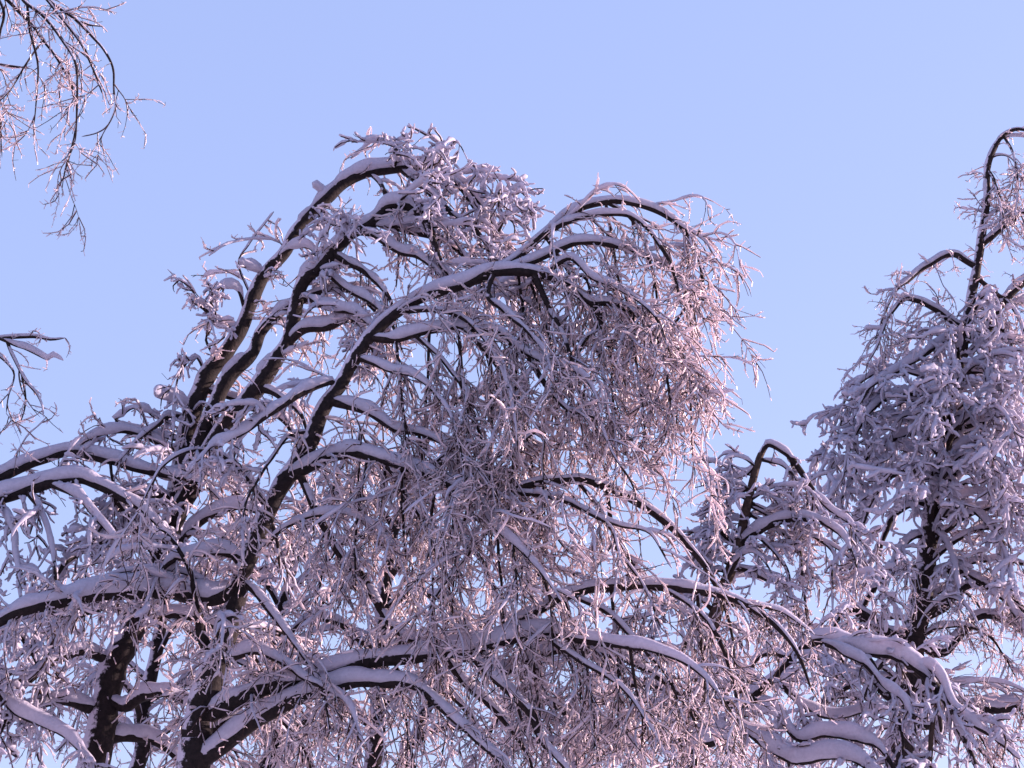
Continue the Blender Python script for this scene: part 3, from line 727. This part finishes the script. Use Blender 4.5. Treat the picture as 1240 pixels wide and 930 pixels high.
# ------------------------------------------------------------------ tall tree on the right
def right_tree():
    T = Tree('snow_laden_tree', 'tall straight-trunked tree with tiers of boughs buried in thick lumpy snow', 21.5, (5.1, 21.5, 0), 'huge')
    tr = T.trunk([(1092, 930, 17), (1098, 860, 16), (1104, 790, 15), (1112, 740, 14), (1120, 690, 13), (1130, 620, 11), (1142, 555, 9), (1152, 500, 8), (1163, 440, 7), (1173, 385, 6.5), (1182, 335, 6),
                  (1189, 290, 5.5), (1194, 245, 5), (1195, 205, 4.5), (1204, 180, 4), (1216, 164, 3), (1236, 156, 2.2), (1262, 170, 1.5), (1275, 210, .8)], snow=.35, lets=.3, d=-.3, style='mix', mat=M_BRANCH)
    a = T.add
    L = [
        ([(1178, 322, 4), (1168, 314), (1155, 308, 4), (1138, 313), (1118, 325, 3.5), (1100, 340), (1085, 352, 2), (1070, 385, 1.2), (1060, 410, .8)], dict(d=-.3, snow=1.1)),
        ([(1164, 400, 4), (1150, 388), (1130, 373, 4), (1112, 363), (1094, 362, 3), (1075, 385, 2), (1062, 420), (1050, 440, 1)], dict(d=-.6, snow=1.2)),
        ([(1162, 402, 4.5), (1148, 412), (1130, 422, 4), (1100, 440), (1060, 462, 3), (1045, 480), (1035, 505, 1.2)], dict(d=-.9, snow=1.7)),
        ([(1185, 296, 4), (1203, 285), (1222, 268, 3.5), (1245, 255), (1280, 270, 1.5)], dict(d=-.2, snow=1.1)),
        ([(1196, 205, 2.5), (1205, 220), (1212, 250, 2), (1214, 285, 1)], dict(d=-.4, snow=1.6)),
        ([(1216, 165, 2), (1228, 190), (1232, 230, 1.5), (1230, 270, 1)], dict(d=-.3, snow=1.6)),
        ([(1170, 412, 6), (1192, 405), (1205, 380, 5.5), (1222, 358), (1245, 335, 5), (1280, 300, 4), (1310, 270, 3)], dict(d=-.3, snow=1.0, name='limb')),
        ([(1208, 378, 3.5), (1225, 370), (1245, 362, 3), (1270, 380, 1)], dict(d=.3)),
        ([(1205, 384, 3), (1216, 400), (1228, 440, 2), (1234, 490, 1)], dict(d=-.4)),
        ([(1235, 345, 3), (1232, 380), (1240, 430, 2), (1240, 480, 1)], dict(d=-.6)),
        ([(1150, 510, 4), (1120, 480), (1085, 478, 4), (1052, 500), (1030, 540, 2), (1020, 580, 1)], dict(d=-.8, snow=1.6)),
        ([(1148, 520, 5), (1170, 515), (1190, 510, 5), (1212, 518), (1230, 535, 3.5), (1250, 570, 1.5)], dict(d=-.9, snow=1.7)),
        ([(1146, 535, 4), (1110, 525), (1075, 535, 4), (1045, 560), (1022, 600, 2), (1015, 635, 1)], dict(d=-.3, snow=1.6)),
        ([(1138, 580, 5), (1110, 565), (1080, 575, 4.5), (1055, 605), (1040, 650, 2), (1030, 700, 1)], dict(d=-.9, snow=1.7)),
        ([(1136, 590, 5), (1165, 570), (1195, 575, 4), (1225, 600), (1245, 650, 1.5)], dict(d=-.7, snow=1.7)),
        ([(1132, 612, 5), (1105, 610), (1080, 630, 4), (1065, 670), (1060, 720, 1.5)], dict(d=.3, snow=1.6)),
        ([(1130, 620, 5), (1160, 612), (1190, 625, 4), (1215, 660), (1230, 710, 1.5)], dict(d=-1.0, snow=1.6)),
        ([(1126, 648, 4), (1105, 652), (1085, 675, 3), (1072, 720, 1)], dict(d=-.9, snow=1.5)),
        ([(1128, 640, 4), (1150, 660), (1160, 700, 3), (1165, 740, 1)], dict(d=-.9, snow=1.5)),
        ([(1120, 700, 6), (1150, 690), (1180, 700, 5), (1215, 725), (1245, 770, 3), (1270, 830, 1)], dict(d=-.6, snow=1.4)),
        ([(1112, 748, 8), (1140, 735), (1165, 712, 6), (1195, 705), (1225, 720, 4), (1260, 770, 1.5)], dict(d=-.3, snow=1.2)),
        ([(1108, 765, 8), (1080, 770), (1055, 752, 7), (1035, 738), (1018, 745, 4), (1000, 775, 2), (992, 815, 1)], dict(d=-.6, snow=1.0)),
        ([(1110, 775, 7), (1140, 790), (1165, 765, 6), (1190, 745), (1230, 760, 4), (1270, 800, 2)], dict(d=.4, snow=1.2)),
        ([(1106, 800, 7), (1130, 825), (1160, 850, 6), (1200, 858), (1240, 855, 6), (1300, 860, 5)], dict(d=-.4, snow=1.2)),
        ([(1098, 855, 8), (1150, 858), (1200, 853, 8), (1245, 855), (1310, 865, 6)], dict(d=-.2, snow=.9)),
        ([(1100, 830, 6), (1060, 820), (1020, 835, 4), (990, 870), (975, 920, 1.5)], dict(d=.4, snow=1.4)),
        ([(1104, 790, 5), (1070, 800), (1045, 840, 3), (1035, 890, 1)], dict(d=-.3, snow=1.4)),
        ([(1096, 880, 5), (1140, 880), (1180, 900, 4), (1210, 940, 1.5)], dict(d=.2, snow=1.4)),
        ([(1120, 690, 5), (1092, 690), (1065, 705, 4), (1045, 740), (1040, 790, 1)], dict(d=.6, snow=1.4)),
        ([(1172, 395, 3), (1190, 440), (1200, 490, 2), (1205, 530, 1)], dict(d=-.7, snow=1.6)),
        ([(1165, 430, 3), (1150, 450), (1130, 490, 2), (1120, 530, 1)], dict(d=-.8, snow=1.6)),
        ([(1160, 455, 4), (1190, 450), (1215, 470, 3), (1235, 520, 1)], dict(d=-.5, snow=1.6)),
    ]
    for pts, kw in L:
        top = min(p[1] for p in pts)
        if top < 375:
            kw.setdefault('style', 'mix'); kw['lets'] = 1.35
        elif top > 685:
            kw.setdefault('style', 'mix'); kw['snow'] *= .75; kw['lets'] = .8
        a(pts, tr, **kw)
    boughs(T, tr, 9, 930, 690, (0.9, 1.6), 0.035, snow=1.1, style='thin')
    boughs(T, tr, 9, 930, 640, (1.0, 1.9), 0.03, rise=.45, face=0.0, snow=1.1, style='mix')
    boughs(T, tr, 4, 930, 760, (0.8, 1.4), 0.03, rise=.4, face=2.8, snow=1.1, style='mix')
    boughs(T, tr, 12, 560, 380, (0.7, 1.2), 0.025, snow=1.3)
    boughs(T, tr, 6, 270, 165, (0.35, 0.7), 0.014, rise=.4, face=0.0, snow=1.3, style='mix')
    boughs(T, tr, 11, 670, 460, (0.8, 1.5), 0.03, rise=.6, face=-1.57, snow=1.8)
    boughs(T, tr, 6, 640, 470, (1.0, 1.6), 0.03, rise=.5, face=3.3, snow=1.6)
    boughs(T, tr, 5, 660, 470, (1.0, 1.6), 0.03, rise=.5, face=-.3, snow=1.6)

# ------------------------------------------------------------------ bent sapling low on the right
def bent_sapling():
    T = Tree('bent_sapling', 'young tree bent double under a thick white ridge of snow beside the tall straight trunk', 16.4, (1.8, 16.5, 0), 'fat')
    tr = T.trunk([(838, 930, 8), (868, 895, 7.5), (890, 870, 7), (915, 840), (940, 815, 6.5), (962, 788, 6.5), (985, 775, 6.5), (1010, 775), (1042, 786, 6.5), (1080, 792), (1105, 805, 6), (1128, 828), (1150, 855, 5), (1162, 885), (1180, 925, 3), (1195, 965, 1)],
                 d=-0.5, snow=1.9, lets=1.3)
    a = T.add
    a([(1105, 806, 5), (1128, 810), (1145, 830, 4.5), (1160, 860), (1185, 880, 4), (1212, 898), (1235, 920, 2)], tr, d=-.5, snow=2.4)
    a([(1042, 786, 5), (1056, 808), (1066, 835, 5), (1080, 855), (1090, 890, 3), (1092, 930, 1)], tr, d=-.3, snow=1.8)
    a([(985, 776, 4), (1015, 785), (1045, 800, 4), (1070, 830), (1095, 850, 3), (1110, 890, 1)], tr, d=-.5, snow=2.2)
    a([(1040, 788, 4), (1080, 800), (1112, 815, 5), (1135, 850), (1140, 890, 2)], tr, d=.4, snow=2.0)
    a([(1128, 830, 3), (1129, 860), (1128, 900, 3), (1127, 950, 2.5)], tr, d=-.3, snow=.3, mat=M_WOOD)
    a([(958, 795, 4), (985, 795), (1010, 803, 3), (1030, 830, 1)], tr, d=-.3, snow=1.4)
    a([(912, 845, 5), (940, 862), (968, 895, 5), (1000, 888), (1040, 895, 5), (1065, 905), (1085, 935, 2)], tr, d=-.6, snow=2.3)
    a([(890, 872, 5), (920, 895), (962, 920, 6), (1000, 915), (1040, 922, 5), (1080, 950, 3)], tr, d=-.7, snow=2.2)
    a([(935, 822, 4), (970, 850), (1010, 868, 3.5), (1048, 862), (1075, 866, 2), (1090, 880, 1)], tr, d=.2, snow=1.6)
    a([(930, 828, 4), (905, 815), (880, 830, 3), (862, 870, 1)], tr, d=.3, style='mix')
    a([(955, 800, 4), (935, 790), (915, 800, 3), (900, 840, 1)], tr, d=.3, style='mix')
    a([(900, 860, 4), (870, 850), (840, 860, 3), (815, 900, 1)], tr, d=-.4, style='mix')
    a([(880, 885, 4), (910, 880), (945, 900, 3), (960, 940, 1)], tr, d=.4, style='mix')

# ------------------------------------------------------------------ birch standing outside the frame on the left
def left_birch():
    T = Tree('birch_tree', 'birch with fine nearly bare twigs hanging against open sky above two thickly snowed limbs', 15.0, (-6.05, 15.1, 0), 'bare')
    tr = T.trunk([(-190, 930, 18), (-200, 700, 15), (-190, 450, 13), (-175, 200, 11), (-150, 0, 9), (-110, -120, 7), (-60, -190, 5), (0, -210, 3)], lets=0, tw=0, snow=.8)
    a = T.add
    t = a([(-165, 60, 6), (-120, -30), (-70, -70, 5), (-20, -60), (20, -20, 3)], tr, d=-.2, name='limb', lets=.6)
    l1 = a([(-70, -70, 4), (0, -45), (40, -15, 3), (70, 8, 2.2), (95, 25, 2), (112, 45), (125, 62, 1.6), (137, 85), (139, 110, 1.3), (141, 130), (132, 150, 1), (118, 160), (98, 165, .7)], t, d=-.1, lets=.7, snow=.15, name='limb')
    l2 = a([(-40, -70, 3), (10, -30), (30, 2, 2.4), (55, 22), (75, 48, 2), (90, 75), (92, 110, 1.6), (92, 150), (90, 172, 1), (80, 200), (76, 230, .6)], t, d=-.4, lets=.7, snow=.15)
    l3 = a([(-70, -70, 3), (-20, -30), (12, 2, 2.6), (35, 25), (50, 45, 2), (70, 72), (85, 100, 1.6), (92, 125, 1)], t, d=.3, lets=.9, snow=.15)
    a([(55, -5, 2.2), (75, 22), (98, 52, 1.8), (110, 78), (120, 102, 1.2), (125, 115, .8)], l1, d=-.2, lets=.6, snow=.1)
    a([(30, 5, 2), (36, 35), (45, 70, 1.5), (44, 110), (40, 150, .8)], l2, d=.2, lets=.6, snow=.1)
    a([(-20, -30, 2), (4, 10), (0, 40, 1.8), (-8, 80), (0, 140, 1), (2, 190, .6)], l3, d=.2, lets=.6, snow=.1)
    a([(92, 28, 1.6), (108, 30), (126, 32, .8)], l1, d=.1, lets=0, tw=.8, snow=.2)
    a([(-160, 60, 3), (-90, 50), (-30, 66, 2), (0, 78, 1.8), (38, 84, .8)], tr, d=.2, lets=1.0, snow=.15)
    a([(50, 48, 1.5), (30, 80), (12, 110, 1.2), (-8, 130, .7)], l3, d=-.3, lets=.6, snow=.2)
    a([(92, 150, 1.4), (88, 175), (80, 205, 1), (74, 222, .6)], l2, d=.1, lets=.8, snow=.1)
    # the spray at mid height
    m = a([(-190, 450, 6), (-120, 420), (-60, 412, 4), (0, 410, 2.6), (40, 408), (60, 411, 1.4), (78, 409, .8)], tr, d=.3, snow=.7, lets=.25, tw=.5, name='limb')
    a([(0, 411, 2.4), (28, 422), (48, 430, 2.2), (57, 434, 1.6), (64, 430), (77, 437, .8)], m, d=-.1, snow=1.3, lets=0, tw=.4)
    m2 = a([(5, 411, 2.2), (18, 438), (30, 460, 1.8), (44, 474), (52, 492, 1.2), (54, 506, .8)], m, d=-.2, snow=.5, lets=.3, tw=.8)
    a([(24, 450, 1.4), (30, 470), (32, 485, 1.2), (28, 502), (21, 519, .7)], m2, d=.1, snow=.6, lets=0, tw=1)
    a([(-30, 410, 2), (-10, 425), (8, 440, 1.6), (16, 455), (10, 480, 1), (8, 500, .7)], m, d=-.3, snow=.6, lets=.6)
    # heavy snowy limbs lower down
    b1 = a([(-195, 690, 9), (-120, 640), (-50, 600, 8), (0, 577, 7), (45, 558), (86, 548, 6.5), (132, 558), (172, 570, 5), (216, 579, 3.5), (250, 590, 2), (280, 620, 1)], tr, d=.6, snow=1.4, style='mix', name='limb', lets=.6)
    b2 = a([(-195, 720, 10), (-120, 660), (-50, 615, 9), (0, 601, 8), (45, 588), (90, 581, 7), (116, 587), (152, 607, 5), (190, 632, 3), (215, 670, 1)], tr, d=.1, snow=1.9, style='fat', name='limb')
    for pts, p, kw in [([(30, 592, 4), (50, 620), (62, 660, 3), (70, 710), (72, 760, 1)], b2, dict(d=-.4, style='fat', snow=1.6)),
                       ([(60, 586, 4), (90, 600), (120, 630, 3.5), (145, 660), (155, 710, 1)], b2, dict(d=-.4, style='fat', snow=2.2)),
                       ([(0, 600, 5), (15, 640), (22, 690, 3), (25, 750, 1)], b2, dict(d=-.4, style='fat', snow=1.6)),
                       ([(100, 583, 4), (130, 592), (165, 640, 3), (190, 680, 1.2)], b2, dict(d=.3, style='fat', snow=2.2)),
                       ([(-30, 610, 5), (-10, 650), (-5, 720, 3), (0, 790, 1)], b2, dict(d=-.3, style='fat', snow=1.6)),
                       ([(132, 558, 2), (138, 585), (160, 605, 1.6), (185, 640, .8)], b1, dict(d=-.2, style='mix')),
                       ([(-195, 850, 9), (-120, 800), (-60, 800, 6), (-10, 830), (20, 862, 5), (60, 881), (92, 902, 3.5), (112, 930, 2)], tr, dict(d=-.2, style='fat', snow=2.0)),
                       ([(-195, 760, 8), (-120, 720), (-60, 715, 6), (0, 745), (40, 790, 3), (60, 850, 1.5)], tr, dict(d=.5, style='fat', snow=1.6)),
                       ([(-195, 800, 7), (-120, 770), (-60, 780, 5), (-20, 830), (0, 890, 2)], tr, dict(d=-.4, style='fat', snow=1.6))]:
        a(pts, p, **kw)

front_birch()
hoop_birch()
rear_birch()
snapped_tree()
right_tree()
bent_sapling()
left_birch()

print('STATS', STATS)
